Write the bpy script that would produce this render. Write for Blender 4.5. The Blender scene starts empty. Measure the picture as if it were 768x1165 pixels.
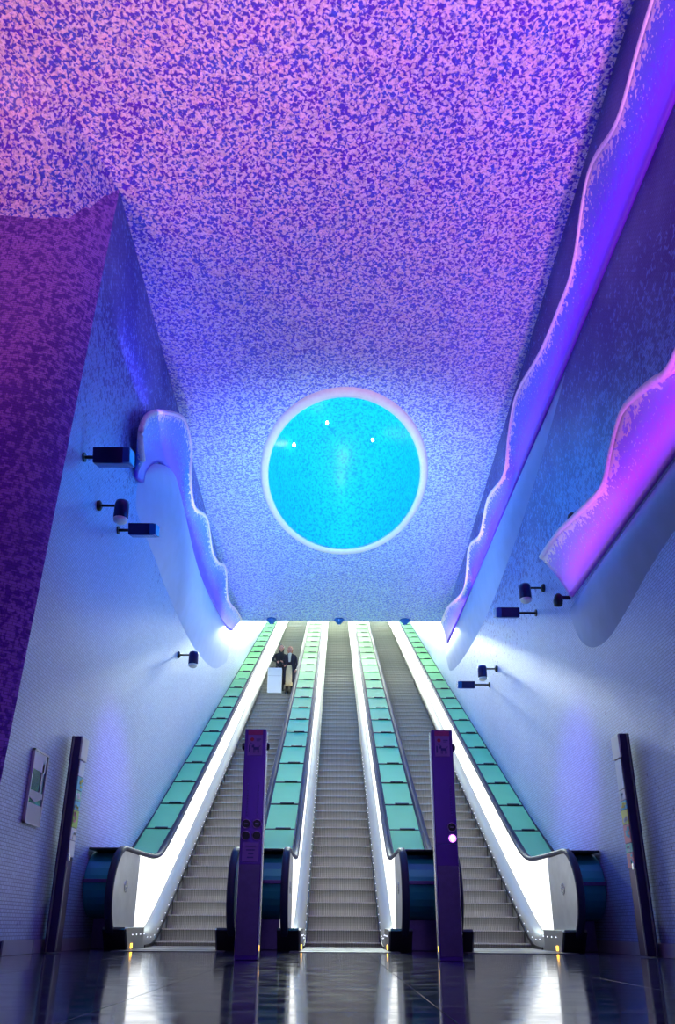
import bpy, bmesh, math, random
from mathutils import Vector, Matrix, Euler
random.seed(7)
PI = math.pi
sc = bpy.context.scene
COL = sc.collection
R = math.radians

# ------------------------------------------------------------------ camera
PITCH, ROLL = 21.9, 0.35
cd = bpy.data.cameras.new('camera')
cam = bpy.data.objects.new('camera', cd); COL.objects.link(cam)
cd.sensor_fit = 'HORIZONTAL'; cd.sensor_width = 36
cd.lens = 36 * 884 / 768
cd.shift_y = (700 - 582.5) / 768
cd.shift_x = 2 / 768
cd.clip_start = .05; cd.clip_end = 200
cam.location = (-.13, 0, .27)
cam.rotation_euler = (Matrix.Rotation(R(90 + PITCH), 3, 'X') @ Matrix.Rotation(R(ROLL), 3, 'Z')).to_euler()
sc.camera = cam
sc.view_settings.view_transform = 'Standard'
sc.view_settings.look = 'None'
sc.view_settings.gamma = 1
sc.view_settings.use_curve_mapping = False
sc.view_settings.exposure = 0.12

# ------------------------------------------------------------------ world
w = bpy.data.worlds.new('world'); sc.world = w; w.use_nodes = True
w.node_tree.nodes['Background'].inputs[0].default_value = (.05, .03, .2, 1)
w.node_tree.nodes['Background'].inputs[1].default_value = .3

# ------------------------------------------------------------------ lights
def lamp(kind, name, loc, aim, power, color, size=.3, size_y=None, angle=60, blend=.6, spread=None):
    ld = bpy.data.lights.new(name, kind)
    ld.energy = power; ld.color = color
    if kind == 'AREA':
        ld.shape = 'RECTANGLE' if size_y else 'SQUARE'
        ld.size = size
        if size_y: ld.size_y = size_y
        if spread: ld.spread = R(spread)
    else:
        ld.shadow_soft_size = size
        if kind == 'SPOT':
            ld.spot_size = R(angle); ld.spot_blend = blend
    o = bpy.data.objects.new(name, ld); COL.objects.link(o)
    o.location = loc
    if aim is not None:
        d = Vector(aim) - Vector(loc)
        o.rotation_euler = d.to_track_quat('-Z', 'Y').to_euler()
    return o
PINK = (1, .42, .85); VIOLET = (.42, .08, 1); BLUE = (.12, .3, 1); ICE = (.5, .78, 1); WHITE = (1, 1, .95)
# hall: magenta and pink projectors by the entrance wash the ceiling
lamp('SPOT', 'pink_ceiling_flood_left', (-4.4, 4.9, 1.6), (-4.1, 5.0, 10.2), 1700, (1, .36, .42), .3, angle=66, blend=1)
lamp('SPOT', 'pink_ceiling_flood_right', (2.6, -2, 2.6), (2.6, 6.3, 10.2), 3900, (1, .33, .74), .3, angle=62, blend=1)
lamp('SPOT', 'violet_ceiling_flood', (0, -2, 2.6), (-.2, 5.4, 10.2), 1500, (.5, .36, 1), .3, angle=64, blend=1)
lamp('SPOT', 'magenta_wall_flood', (-8.2, 2.6, 2.0), (-5.2, 8.0, 7.6), 560, (.70, .07, 1), .3, angle=70, blend=1)
# blue and ice floods on the side walls, then two added fill spots
lamp('SPOT', 'blue_flood_left', (2.6, 9.6, 2.0), (-3.3, 9.6, 6.2), 560, (.0, .22, 1), .3, angle=50, blend=1)
lamp('SPOT', 'blue_flood_right', (-2.6, 9.6, 2.0), (3.3, 10.6, 6.8), 330, (.0, .24, 1), .3, angle=46, blend=1)
lamp('SPOT', 'ice_flood_left', (0, 13, 9.2), (-3.3, 12.6, 4.2), 300, ICE, .3, angle=50, blend=1)
lamp('SPOT', 'ice_flood_right', (0, 13, 9.2), (3.3, 13.2, 4.2), 270, ICE, .3, angle=50, blend=1)
lamp('SPOT', 'ceiling_edge_flood', (0, 12.6, 4.2), (0, 16.8, 9.7), 1800, (.42, .70, 1), .3, angle=104, blend=1)
lamp('SPOT', 'violet_patch_left', (1.0, 8.5, 5.8), (-3.3, 11.2, 2.0), 1100, (.22, .08, 1), .15, angle=24, blend=1)
lamp('SPOT', 'violet_patch_right', (-1.0, 8.5, 5.8), (3.3, 11.2, 2.1), 1100, (.22, .08, 1), .15, angle=24, blend=1)
lamp('SPOT', 'front_fill', (0, 1.5, 9.0), (0, 9.8, .5), 260, (.7, .7, 1), .4, angle=34, blend=1)  # added fill for the teal housings and pillars, no fixture here
lamp('SPOT', 'pillar_fill', (0, -3.5, 3.2), (0, 8.5, 1.1), 230, (.5, .42, 1), .25, angle=32, blend=1)  # unseen spot added to brighten the pillar faces
# tunnel lamps above the upper flight
for k, yy in enumerate((25.5, 30, 35, 39.5)):
    zz = 9.4 + (yy - 22.9) * .577 - .25
    lamp('AREA', 'tunnel_lamp', (0, yy, zz), (0, yy - .6, zz - 1.2), 95, (1, .86, .42) if k > 1 else (.98, 1, .93), 5.5, 1.2)
lamp('AREA', 'upper_landing_light', (0, 40.3, 17.35), (0, 12.0, 4.0), 1700, (.86, 1, .90), 5.8, .7, spread=90)
lamp('SPOT', 'escalator_fill', (0, 6.5, 9.6), (0, 15.5, 2.2), 1000, (1, 1, .9), .4, angle=36, blend=.8)  # added white fill for the steps and green decks, outside the tunnel

# ------------------------------------------------------------------ materials
def new_mat(name):
    m = bpy.data.materials.new(name); m.use_nodes = True
    nt = m.node_tree; b = nt.nodes['Principled BSDF']
    return m, nt, b
def simple(name, col, rough=.5, metal=0, emit=None, es=1, noise=0, nscale=20, bump=0, stretch=None):
    m, nt, b = new_mat(name)
    b.inputs['Base Color'].default_value = (*col, 1)
    b.inputs['Roughness'].default_value = rough
    b.inputs['Metallic'].default_value = metal
    if emit:
        b.inputs['Emission Color'].default_value = (*emit, 1)
        b.inputs['Emission Strength'].default_value = es
    tc = nt.nodes.new('ShaderNodeTexCoord')
    n = nt.nodes.new('ShaderNodeTexNoise'); n.inputs['Scale'].default_value = nscale
    mp = nt.nodes.new('ShaderNodeMapping')
    if stretch: mp.inputs['Scale'].default_value = stretch
    nt.links.new(tc.outputs['Object'], mp.inputs[0]); nt.links.new(mp.outputs[0], n.inputs['Vector'])
    if noise:
        mx = nt.nodes.new('ShaderNodeMix'); mx.data_type = 'RGBA'
        mx.inputs['A'].default_value = (*[c * (1 - noise) for c in col], 1)
        mx.inputs['B'].default_value = (*[min(1, c * (1 + noise)) for c in col], 1)
        nt.links.new(n.outputs['Fac'], mx.inputs['Factor'])
        nt.links.new(mx.outputs['Result'], b.inputs['Base Color'])
    if bump:
        bp = nt.nodes.new('ShaderNodeBump'); bp.inputs['Strength'].default_value = bump
        bp.inputs['Distance'].default_value = .01
        nt.links.new(n.outputs['Fac'], bp.inputs['Height']); nt.links.new(bp.outputs[0], b.inputs['Normal'])
    return m
def math_node(nt, op, a, b_=None, clamp=False):
    n = nt.nodes.new('ShaderNodeMath'); n.operation = op; n.use_clamp = clamp
    for i, v in enumerate((a, b_)):
        if v is None: continue
        if isinstance(v, (int, float)): n.inputs[i].default_value = v
        else: nt.links.new(v, n.inputs[i])
    return n.outputs[0]
def mixc(nt, f, a, b_):
    mx = nt.nodes.new('ShaderNodeMix'); mx.data_type = 'RGBA'
    for k, v in (('Factor', f), ('A', a), ('B', b_)):
        if isinstance(v, (int, float)): mx.inputs[k].default_value = v
        elif isinstance(v, tuple): mx.inputs[k].default_value = (*v, 1)
        else: nt.links.new(v, mx.inputs[k])
    return mx.outputs['Result']
def map_range(nt, v, a, b_, c=0, d=1):
    n = nt.nodes.new('ShaderNodeMapRange'); n.clamp = True
    nt.links.new(v, n.inputs[0])
    for i, x in enumerate((a, b_, c, d)): n.inputs[i + 1].default_value = x
    return n.outputs[0]
def noise_tex(nt, vec, scale, detail=1, dist=0):
    n = nt.nodes.new('ShaderNodeTexNoise'); n.inputs['Scale'].default_value = scale
    n.inputs['Detail'].default_value = detail; n.inputs['Distortion'].default_value = dist
    nt.links.new(vec, n.inputs['Vector']); return n.outputs['Fac']

def ceiling_mosaic():
    """pale and indigo tesserae in worm-like runs; near the crater the dark ones turn lighter blue"""
    m, nt, b = new_mat('ceiling_mosaic')
    tc = nt.nodes.new('ShaderNodeTexCoord'); P = tc.outputs['Object']
    sp = nt.nodes.new('ShaderNodeSeparateXYZ'); nt.links.new(P, sp.inputs[0])
    n = noise_tex(nt, P, 21, 1.2, .6)
    f = map_range(nt, n, .43, .56)
    blotch = noise_tex(nt, P, 3.2, 2)
    dark = mixc(nt, map_range(nt, blotch, .35, .65), (.12, .04, .66), (.06, .11, .72))
    dark2 = mixc(nt, map_range(nt, sp.outputs[1], 8, 16), dark, (.22, .34, .86))
    pale = mixc(nt, map_range(nt, noise_tex(nt, P, 5, 2), .3, .7), (.84, .72, .88), (.74, .80, .94))
    pale = mixc(nt, map_range(nt, sp.outputs[1], 8.5, 15), pale, (.56, .78, .95))
    c = mixc(nt, f, dark2, pale)
    # single tesserae
    v = nt.nodes.new('ShaderNodeTexVoronoi'); v.inputs['Scale'].default_value = 42; nt.links.new(P, v.inputs['Vector'])
    hv = nt.nodes.new('ShaderNodeHueSaturation'); nt.links.new(c, hv.inputs['Color'])
    s2 = nt.nodes.new('ShaderNodeSeparateColor'); nt.links.new(v.outputs['Color'], s2.inputs[0])
    nt.links.new(map_range(nt, s2.outputs[0], 0, 1, .78, 1.2), hv.inputs['Value'])
    nt.links.new(hv.outputs[0], b.inputs['Base Color'])
    b.inputs['Roughness'].default_value = .45
    bp = nt.nodes.new('ShaderNodeBump'); bp.inputs['Strength'].default_value = .25; bp.inputs['Distance'].default_value = .01
    nt.links.new(v.outputs['Distance'], bp.inputs['Height']); nt.links.new(bp.outputs[0], b.inputs['Normal'])
    return m
def wall_mosaic(name, pale, dark, z0, z1, lo, hi, rows=True, y_fade=None, axis='yz', rough=.38, high=None):
    """small tiles; the share of dark tiles grows with height from lo (at z0) to hi (at z1)"""
    m, nt, b = new_mat(name)
    tc = nt.nodes.new('ShaderNodeTexCoord'); P = tc.outputs['Object']
    sp = nt.nodes.new('ShaderNodeSeparateXYZ'); nt.links.new(P, sp.inputs[0])
    n = noise_tex(nt, P, 15, 1.5, .6)
    frac = map_range(nt, sp.outputs[2], z0, z1, lo, hi)
    frac = math_node(nt, 'ADD', frac, map_range(nt, sp.outputs[1], 17, 24, 0, -.5))
    if y_fade:
        frac = math_node(nt, 'ADD', frac, map_range(nt, sp.outputs[1], y_fade[0], y_fade[1], y_fade[2], 0))
    frac = math_node(nt, 'ADD', frac, map_range(nt, noise_tex(nt, P, .7, 2), .3, .7, -.05, .05))
    d = math_node(nt, 'SUBTRACT', frac, n)
    f = map_range(nt, d, -.05, .05)
    if high:
        zz = math_node(nt, 'SUBTRACT', sp.outputs[2], map_range(nt, sp.outputs[1], 13, 24, 0, 5))
        pale_c = mixc(nt, map_range(nt, zz, 3.6, 6.4), pale, high)
    else: pale_c = pale
    c = mixc(nt, f, pale_c, dark)
    c = mixc(nt, map_range(nt, noise_tex(nt, P, 1.1, 3), .35, .75, 0, .35), c, (pale[0] * .7, pale[1] * .8, pale[2] * .95))
    cb = nt.nodes.new('ShaderNodeCombineXYZ')
    nt.links.new(sp.outputs[1 if axis == 'yz' else 0], cb.inputs[0]); nt.links.new(sp.outputs[2], cb.inputs[1])
    br = nt.nodes.new('ShaderNodeTexBrick')
    nt.links.new(cb.outputs[0], br.inputs['Vector'])
    br.inputs['Scale'].default_value = 1; br.inputs['Brick Width'].default_value = .07; br.inputs['Row Height'].default_value = .035
    br.inputs['Mortar Size'].default_value = .004; br.inputs['Mortar Smooth'].default_value = .3
    br.inputs['Color1'].default_value = (1, 1, 1, 1); br.inputs['Color2'].default_value = (.82, .82, .86, 1)
    br.inputs['Mortar'].default_value = (.42, .42, .5, 1)
    mu = nt.nodes.new('ShaderNodeMix'); mu.data_type = 'RGBA'; mu.blend_type = 'MULTIPLY'; mu.inputs['Factor'].default_value = 1
    nt.links.new(c, mu.inputs['A']); nt.links.new(br.outputs['Color'], mu.inputs['B'])
    nt.links.new(mu.outputs['Result'], b.inputs['Base Color'])
    b.inputs['Roughness'].default_value = rough
    bp = nt.nodes.new('ShaderNodeBump'); bp.inputs['Strength'].default_value = .3; bp.inputs['Distance'].default_value = .004
    bp.invert = True
    nt.links.new(br.outputs['Fac'], bp.inputs['Height']); nt.links.new(bp.outputs[0], b.inputs['Normal'])
    return m
def shell_mosaic(name, inner, mid, pale, v0=.86):
    """smooth coloured enamel breaking up into pale tesserae towards the free wavy edge (uv.y = 1)"""
    m, nt, b = new_mat(name)
    tc = nt.nodes.new('ShaderNodeTexCoord'); P = tc.outputs['Object']
    sp = nt.nodes.new('ShaderNodeSeparateXYZ'); nt.links.new(tc.outputs['UV'], sp.inputs[0])
    V = sp.outputs[1]
    n = noise_tex(nt, P, 15, 1.5, .5)
    a = math_node(nt, 'ADD', V, map_range(nt, n, .3, .7, -.14, .14))
    c = mixc(nt, map_range(nt, a, .3, .75), inner, mid)
    speck = map_range(nt, noise_tex(nt, P, 26, 1), .66, .7)
    c = mixc(nt, math_node(nt, 'MULTIPLY', speck, map_range(nt, V, .3, .8)), c, pale)
    c = mixc(nt, map_range(nt, a, v0, v0 + .05), c, pale)
    nt.links.new(c, b.inputs['Base Color']); b.inputs['Roughness'].default_value = .3
    return m

M = {}
M['ceiling'] = ceiling_mosaic()
M['wall_left'] = wall_mosaic('wall_mosaic_left', (.60, .72, .90), (.05, .07, .46), 4.8, 8.8, .16, .56, y_fade=(6, 22, .06), high=(.24, .46, .90))
M['wall_right'] = wall_mosaic('wall_mosaic_right', (.50, .62, .88), (.04, .04, .33), 4.2, 8.0, .15, .60, y_fade=(5, 16, .14), high=(.16, .32, .76))
M['return'] = wall_mosaic('return_wall_mosaic', (.52, .24, .80), (.16, .04, .5), 2, 10, .5, .5, axis='xz')
M['tunnel'] = simple('tunnel_paint', (.82, .86, .8), .5, noise=.05, nscale=1.5)
M['shell_violet'] = shell_mosaic('shell_mosaic_violet', (.22, .05, .92), (.14, .20, .85), (.86, .80, .9))
M['shell_magenta'] = shell_mosaic('shell_mosaic_magenta', (.55, .12, .92), (.38, .24, .88), (.9, .74, .84), .84)
M['shell_blue'] = shell_mosaic('shell_mosaic_blue', (.13, .05, .8), (.10, .30, .88), (.85, .95, .92), .9)
M['lip'] = simple('smooth_pale_plaster', (.44, .55, .84), .5, noise=.12, nscale=3)
M['lip_blue'] = simple('smooth_slate_plaster', (.26, .36, .62), .5, noise=.15, nscale=3)
M['handrail'] = simple('handrail_rubber', (.012, .016, .06), .6, noise=.2, nscale=6)
M['glow'] = simple('backlit_balustrade_glass', (.95, 1, .97), .3, emit=(1, 1, .93), es=1.25)
M['steel'] = simple('brushed_stainless', (.34, .35, .33), .5, .6, noise=.12, nscale=8, stretch=(1, .2, .2))
M['steel_dark'] = simple('dark_steel', (.10, .09, .11), .35, .7, noise=.2)
M['newel'] = simple('satin_newel_steel', (.55, .57, .55), .38, .55, noise=.2, nscale=5)
M['black'] = simple('black_trim', (.01, .01, .015), .4)
M['comb'] = simple('comb_plate_aluminium', (.10, .11, .13), .45, .5, noise=.15, nscale=30, stretch=(6, .3, 1))
M['deck'] = simple('green_deck_enamel', (.34, .96, .38), .6, noise=.14, nscale=1.2)
M['deck2'] = simple('pale_green_deck_enamel', (.36, .88, .62), .32, noise=.10, nscale=1.2)
M['teal'] = simple('teal_housing_enamel', (.03, .40, .42), .3, .2, noise=.15, nscale=2)
M['purple_metal'] = simple('purple_anodised_metal', (.15, .05, .42), .24, .6, noise=.25, nscale=3)
M['totem'] = simple('dark_totem_metal', (.045, .02, .10), .3, .5, noise=.2)
M['purple_box'] = simple('purple_plinth_metal', (.13, .08, .24), .35, .5, noise=.2)
M['silver'] = simple('silver_edge', (.75, .78, .8), .25, .9)
M['led'] = simple('skirt_led', (1, 1, 1), .4, emit=(.8, .85, 1), es=2.5)
M['amber'] = simple('amber_lens', (1, .5, .05), .3, emit=(1, .5, .04), es=5)
M['fixture'] = simple('blue_black_lamp_metal', (.015, .02, .12), .35, .4, noise=.2)
M['fixture_blue'] = simple('blue_lamp_glass', (.02, .16, .5), .2, .2)
M['fixture_cap'] = simple('pale_lamp_lens', (.82, .82, .72), .3)
M['baseboard'] = simple('stone_baseboard', (.42, .42, .44), .4, noise=.12, nscale=4)
M['skin'] = simple('skin', (.55, .27, .2), .6)
M['dark_coat'] = simple('dark_coat_cloth', (.02, .015, .03), .85, noise=.3)
M['black_jacket'] = simple('black_jacket_cloth', (.012, .014, .022), .8, noise=.3)
M['beige'] = simple('beige_skirt_cloth', (.62, .5, .27), .85, noise=.15)
M['hair_red'] = simple('auburn_hair', (.42, .15, .06), .6, noise=.3, nscale=60, bump=.4)
M['hair_black'] = simple('black_hair', (.012, .01, .012), .45, noise=.3, nscale=60, bump=.4)
M['boots'] = simple('black_leather', (.012, .012, .014), .3)
M['white_case'] = simple('white_case_shell', (.80, .86, .84), .4, noise=.04, nscale=4)
M['lips'] = simple('lip_colour', (.5, .12, .12), .5)
M['eye'] = simple('eye_dark', (.03, .02, .02), .2)

def step_mat():
    m, nt, b = new_mat('grooved_step_aluminium')
    tc = nt.nodes.new('ShaderNodeTexCoord'); P = tc.outputs['Object']
    mp = nt.nodes.new('ShaderNodeMapping'); mp.inputs['Scale'].default_value = (60, 1.2, 1.2); nt.links.new(P, mp.inputs[0])
    n = noise_tex(nt, mp.outputs[0], 1, 2)
    wv = nt.nodes.new('ShaderNodeTexWave'); wv.inputs['Scale'].default_value = 12; wv.inputs['Distortion'].default_value = 0
    nt.links.new(P, wv.inputs['Vector'])
    f = math_node(nt, 'MULTIPLY', map_range(nt, n, .25, .75, .45, 1), map_range(nt, wv.outputs['Fac'], 0, 1, .75, 1))
    c = mixc(nt, f, (.05, .05, .045), (.46, .46, .42))
    nt.links.new(c, b.inputs['Base Color'])
    b.inputs['Roughness'].default_value = .42; b.inputs['Metallic'].default_value = .35
    bp = nt.nodes.new('ShaderNodeBump'); bp.inputs['Strength'].default_value = .5; bp.inputs['Distance'].default_value = .006
    nt.links.new(wv.outputs['Fac'], bp.inputs['Height']); nt.links.new(bp.outputs[0], b.inputs['Normal'])
    return m
M['step'] = step_mat()
def floor_mat():
    m, nt, b = new_mat('polished_dark_floor')
    tc = nt.nodes.new('ShaderNodeTexCoord'); P = tc.outputs['Generated']
    g = nt.nodes.new('ShaderNodeNewGeometry')
    n = noise_tex(nt, g.outputs['Position'], 2.5, 4)
    c = mixc(nt, map_range(nt, n, .3, .7), (.018, .02, .06), (.035, .042, .10))
    nt.links.new(c, b.inputs['Base Color'])
    nt.links.new(map_range(nt, noise_tex(nt, g.outputs['Position'], 6, 4), .3, .7, .06, .15), b.inputs['Roughness'])
    b.inputs['Specular IOR Level'].default_value = .6
    return m
M['floor'] = floor_mat()
def crater_mat():
    m, nt, b = new_mat('cyan_crater_mosaic')
    tc = nt.nodes.new('ShaderNodeTexCoord'); P = tc.outputs['Object']
    n = noise_tex(nt, P, 15, 2, .5)
    c = mixc(nt, map_range(nt, n, .34, .55), (.01, .38, .78), (.02, .66, .96))
    nt.links.new(c, b.inputs['Base Color']); b.inputs['Roughness'].default_value = .4
    return m
M['crater'] = crater_mat()

# ------------------------------------------------------------------ mesh helpers
class MB:
    def __init__(s): s.bm = bmesh.new(); s.uvs = {}
    def box(s, c, d, rot=None, bev=0):
        r = bmesh.ops.create_cube(s.bm, size=1); vs = r['verts']
        for v in vs: v.co = Vector((v.co.x * d[0], v.co.y * d[1], v.co.z * d[2]))
        if bev:
            es = list({e for v in vs for e in v.link_edges})
            rr = bmesh.ops.bevel(s.bm, geom=es, offset=bev, segments=2, affect='EDGES', profile=.6)
            vs = list({v for f in rr['faces'] for v in f.verts} | {v for v in vs if v.is_valid})
        mt = Matrix.Translation(Vector(c)) @ (Euler(rot).to_matrix().to_4x4() if rot else Matrix.Identity(4))
        for v in vs: v.co = mt @ v.co
        return s
    def prism(s, prof, x0, x1, taper=None):
        """polygon in (y, z) extruded from x0 to x1"""
        a = [s.bm.verts.new((x0, y, z)) for y, z in prof]
        b = [s.bm.verts.new((x1, y, z)) for y, z in (taper or prof)]
        n = len(prof)
        s.bm.faces.new(a); s.bm.faces.new(b[::-1])
        for i in range(n): s.bm.faces.new((a[i], b[i], b[(i + 1) % n], a[(i + 1) % n]))
        return s
    def strip(s, lo, hi, x0, x1):
        """vertical slab between two (y, z) polylines sharing y, thick from x0 to x1"""
        rows = []
        for (y, z), (y2, z2) in zip(lo, hi):
            rows.append([s.bm.verts.new(p) for p in ((x0, y, z), (x1, y, z), (x1, y2, z2), (x0, y2, z2))])
        for a, b in zip(rows, rows[1:]):
            for i in range(4): s.bm.faces.new((a[i], a[(i + 1) % 4], b[(i + 1) % 4], b[i]))
        s.bm.faces.new(rows[0][::-1]); s.bm.faces.new(rows[-1])
        return s
    def grid(s, rows, close=False, uv=False):
        vr = [[s.bm.verts.new(p) for p in r] for r in rows]
        uvl = s.bm.loops.layers.uv.verify() if uv else None
        nr, nc = len(vr), len(vr[0])
        for i in range(nr - 1):
            for j in range(nc if close else nc - 1):
                j2 = (j + 1) % nc
                f = s.bm.faces.new((vr[i][j], vr[i][j2], vr[i + 1][j2], vr[i + 1][j])); f.smooth = True
                if uv:
                    for l, (a, b) in zip(f.loops, ((i, j), (i, j + 1), (i + 1, j + 1), (i + 1, j))):
                        l[uvl].uv = (a / (nr - 1), b / (nc - 1))
        return vr
    def lathe(s, prof, n=20, c=(0, 0, 0), axis='Z', cap=True):
        rings = []
        for r, h in prof:
            ring = []
            for k in range(n):
                a = 2 * PI * k / n
                p = {'Z': (r * math.cos(a), r * math.sin(a), h), 'X': (h, r * math.cos(a), r * math.sin(a)),
                     'Y': (r * math.cos(a), h, r * math.sin(a))}[axis]
                ring.append((c[0] + p[0], c[1] + p[1], c[2] + p[2]))
            rings.append(ring)
        vr = s.grid(rings, close=True)
        if cap:
            s.bm.faces.new(vr[0][::-1]); s.bm.faces.new(vr[-1])
        return s
    def sweep_yz(s, path, sect):
        """closed section [(x, n)] swept along a (y, z) path"""
        rows = []
        for i, (y, z) in enumerate(path):
            a = path[max(0, i - 1)]; b = path[min(len(path) - 1, i + 1)]
            ty, tz = b[0] - a[0], b[1] - a[1]; l = math.hypot(ty, tz) or 1
            ny, nz = -tz / l, ty / l
            rows.append([(x, y + ny * k, z + nz * k) for x, k in sect])
        vr = s.grid(rows, close=True)
        s.bm.faces.new(vr[0][::-1]); s.bm.faces.new(vr[-1])
        return s
    def tube(s, pts, r, n=8):
        rows = []
        for i, p in enumerate(pts):
            p = Vector(p); t = (Vector(pts[min(i + 1, len(pts) - 1)]) - Vector(pts[max(0, i - 1)])).normalized()
            u = t.cross(Vector((0, 0, 1)));
            if u.length < 1e-3: u = Vector((1, 0, 0))
            u.normalize(); v = t.cross(u)
            rows.append([tuple(p + u * r * math.cos(2 * PI * k / n) + v * r * math.sin(2 * PI * k / n)) for k in range(n)])
        vr = s.grid(rows, close=True); s.bm.faces.new(vr[0][::-1]); s.bm.faces.new(vr[-1])
        return s
    def mesh(s, name):
        bmesh.ops.recalc_face_normals(s.bm, faces=s.bm.faces)
        me = bpy.data.meshes.new(name); s.bm.to_mesh(me); s.bm.free(); return me
def put(name, me, mat=None, parent=None, loc=(0, 0, 0), rot=None, kind=None, label=None):
    if isinstance(me, MB): me = me.mesh(name)
    if mat is not None and not me.materials: me.materials.append(mat)
    o = bpy.data.objects.new(name, me); COL.objects.link(o)
    o.location = loc
    if rot: o.rotation_euler = rot
    if parent: o.parent = parent
    if kind: o['kind'] = kind
    if label: o['label'] = label
    return o
def thing(name, label, cat, loc=(0, 0, 0), rotz=0, group=None):
    o = bpy.data.objects.new(name, None); COL.objects.link(o)
    o.empty_display_size = .2
    o.location = loc; o.rotation_euler = (0, 0, rotz); o['label'] = label; o['category'] = cat
    if group: o['group'] = group
    return o
def tag(o, label, cat, group=None):
    o['label'] = label; o['category'] = cat
    if group: o['group'] = group
    return o
def struct(name, me, mat): return put(name, me, mat, kind='structure')

# ------------------------------------------------------------------ setting
WX = 3.3                                           # side walls of the escalator hall
YE, ZE = 22.9, 9.27                                # lower lip of the ceiling
def zc(y): return ZE + (YE - y) * .060             # hall ceiling falls gently towards the lip
Y1 = 41.0
fl = struct('floor', MB().box((-1.5, 2.2, -.15), (17, 19.4, .26)), M['black'])
tile = MB().box((0, 0, 0), (1.197, 1.197, .02), bev=.001).mesh('floor_tile'); tile.materials.append(M['floor'])
for i in range(14):
    for j in range(16):
        x = -9.35 + .6 + i * 1.2; y = -6.1 + .5 + j * 1.2 - .7 + .3
        if x > 4.0 or y > 12: continue
        near = abs(x) < 6 and y > 1.2
        if near: put('tile', tile, parent=fl, loc=(x, y, -.0105))
far = MB()
for i in range(14):
    for j in range(16):
        x = -9.35 + .6 + i * 1.2; y = -6.1 + .5 + j * 1.2 - .7 + .3
        if x > 4.0 or y > 12 or (abs(x) < 6 and y > 1.2): continue
        far.box((x, y, -.0105), (1.192, 1.192, .02))
put('outer_tiles', far, M['floor'], fl, kind='stuff')

# walls
def lean(z): return .082 * (z - 5)
def wall_left():
    zs = [0, 1.2, 2.4, 3.6, 4.8, 6, 7.2, 8.4, 9.3]
    ys = [Y1, 36, 32, 28, 25, YE, 20, 17, 14, 12, 10.5, 9.3]
    b = MB(); rows = []
    for z0 in zs + [None]:
        row = []
        for y in ys:
            top = zc(y) if y <= YE else ZE + (y - YE) * .577 + .02
            if z0 is None: z = top
            else: z = z0 if y <= YE else z0 / 9.3 * (top - .1)
            row.append((-WX, y, z))
        zz = z0 if z0 is not None else 10.25
        row.append((-WX, 7.72 + lean(zz), zz if z0 is not None else zc(8)))
        rows.append(row)
    b.grid(rows)
    return b
struct('wall_left', wall_left(), M['wall_left'])
b = MB(); rows = []
for z in [0, 1.2, 2.4, 3.6, 4.8, 6, 7.2, 8.4, 9.6, 10.25]:
    zz = min(z, zc(8.2))
    rows.append([(-WX - .0, 7.72 + lean(z), zz), (-3.42, 7.56 + lean(z), zz), (-3.62, 7.42 + lean(z), zz), (-3.95, 7.3 + lean(z), zz), (-4.6, 7.24 + lean(z), zz), (-6, 7.22 + lean(z), zz), (-9.2, 7.22 + lean(z), zz)])
b.grid(rows); struct('wall_left_return', b, M['return'])
def quadwall(name, pts, mat):
    b = MB(); b.bm.faces.new([b.bm.verts.new(p) for p in pts]); return struct(name, b, mat)
quadwall('wall_right', [(WX, -6.5, 0), (WX, Y1, 0), (WX, Y1, ZE + (Y1 - YE) * .577), (WX, YE, ZE), (WX, -6.5, zc(-6.5))], M['wall_right'])
quadwall('wall_hall_left', [(-9.2, -6.5, 0), (-9.2, 8.6, 0), (-9.2, 8.6, zc(8.6)), (-9.2, -6.5, zc(-6.5))], M['return'])
quadwall('wall_back', [(-9.2, -6.5, 0), (WX, -6.5, 0), (WX, -6.5, zc(-6.5)), (-9.2, -6.5, zc(-6.5))], M['wall_right'])
quadwall('wall_tunnel_end', [(-WX, Y1, 0), (WX, Y1, 0), (WX, Y1, ZE + (Y1 - YE) * .577), (-WX, Y1, ZE + (Y1 - YE) * .577)], M['tunnel'])
# ceiling with the oval crater opening
CXc, CYc, CA, CB = .04, 15.40, 1.72, 2.95
def ceiling():
    b = MB(); N = 96; rows = []
    x0, x1, y0, y1 = -9.2, WX, -6.5, YE
    for ring in range(5):
        t = [0, .04, .2, .55, 1][ring]; row = []
        for k in range(N):
            a = 2 * PI * k / N; dx, dy = CA * math.cos(a), CB * math.sin(a)
            ts = []
            if dx > 1e-9: ts.append((x1 - CXc) / dx)
            if dx < -1e-9: ts.append((x0 - CXc) / dx)
            if dy > 1e-9: ts.append((y1 - CYc) / dy)
            if dy < -1e-9: ts.append((y0 - CYc) / dy)
            T = min(ts); q = 1 + (T - 1) * t
            x, y = CXc + dx * q, CYc + dy * q
            row.append([x, y])
        if t == 1:
            for cxx, cyy in ((x0, y0), (x1, y0), (x0, y1), (x1, y1)):
                j = min(range(N), key=lambda k: (row[k][0] - cxx) ** 2 + (row[k][1] - cyy) ** 2); row[j] = [cxx, cyy]
        rows.append([(x, y, zc(y)) for x, y in row])
    b.grid(rows, close=True)
    for f in b.bm.faces: f.smooth = False
    return b
struct('ceiling', ceiling(), M['ceiling'])
b = MB(); b.prism([(YE, ZE), (YE, ZE + 2.2), (YE + .22, ZE + 2.2), (YE + .22, ZE + .1)], -WX, WX); struct('trim_1', b, M['ceiling'])
b = MB(); b.bm.faces.new([b.bm.verts.new(p) for p in ((-WX, YE + .1, ZE + .7), (WX, YE + .1, ZE + .7), (WX, Y1, ZE + (Y1 - YE) * .577), (-WX, Y1, ZE + (Y1 - YE) * .577))])
struct('ceiling_tunnel', b, M['tunnel'])
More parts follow.
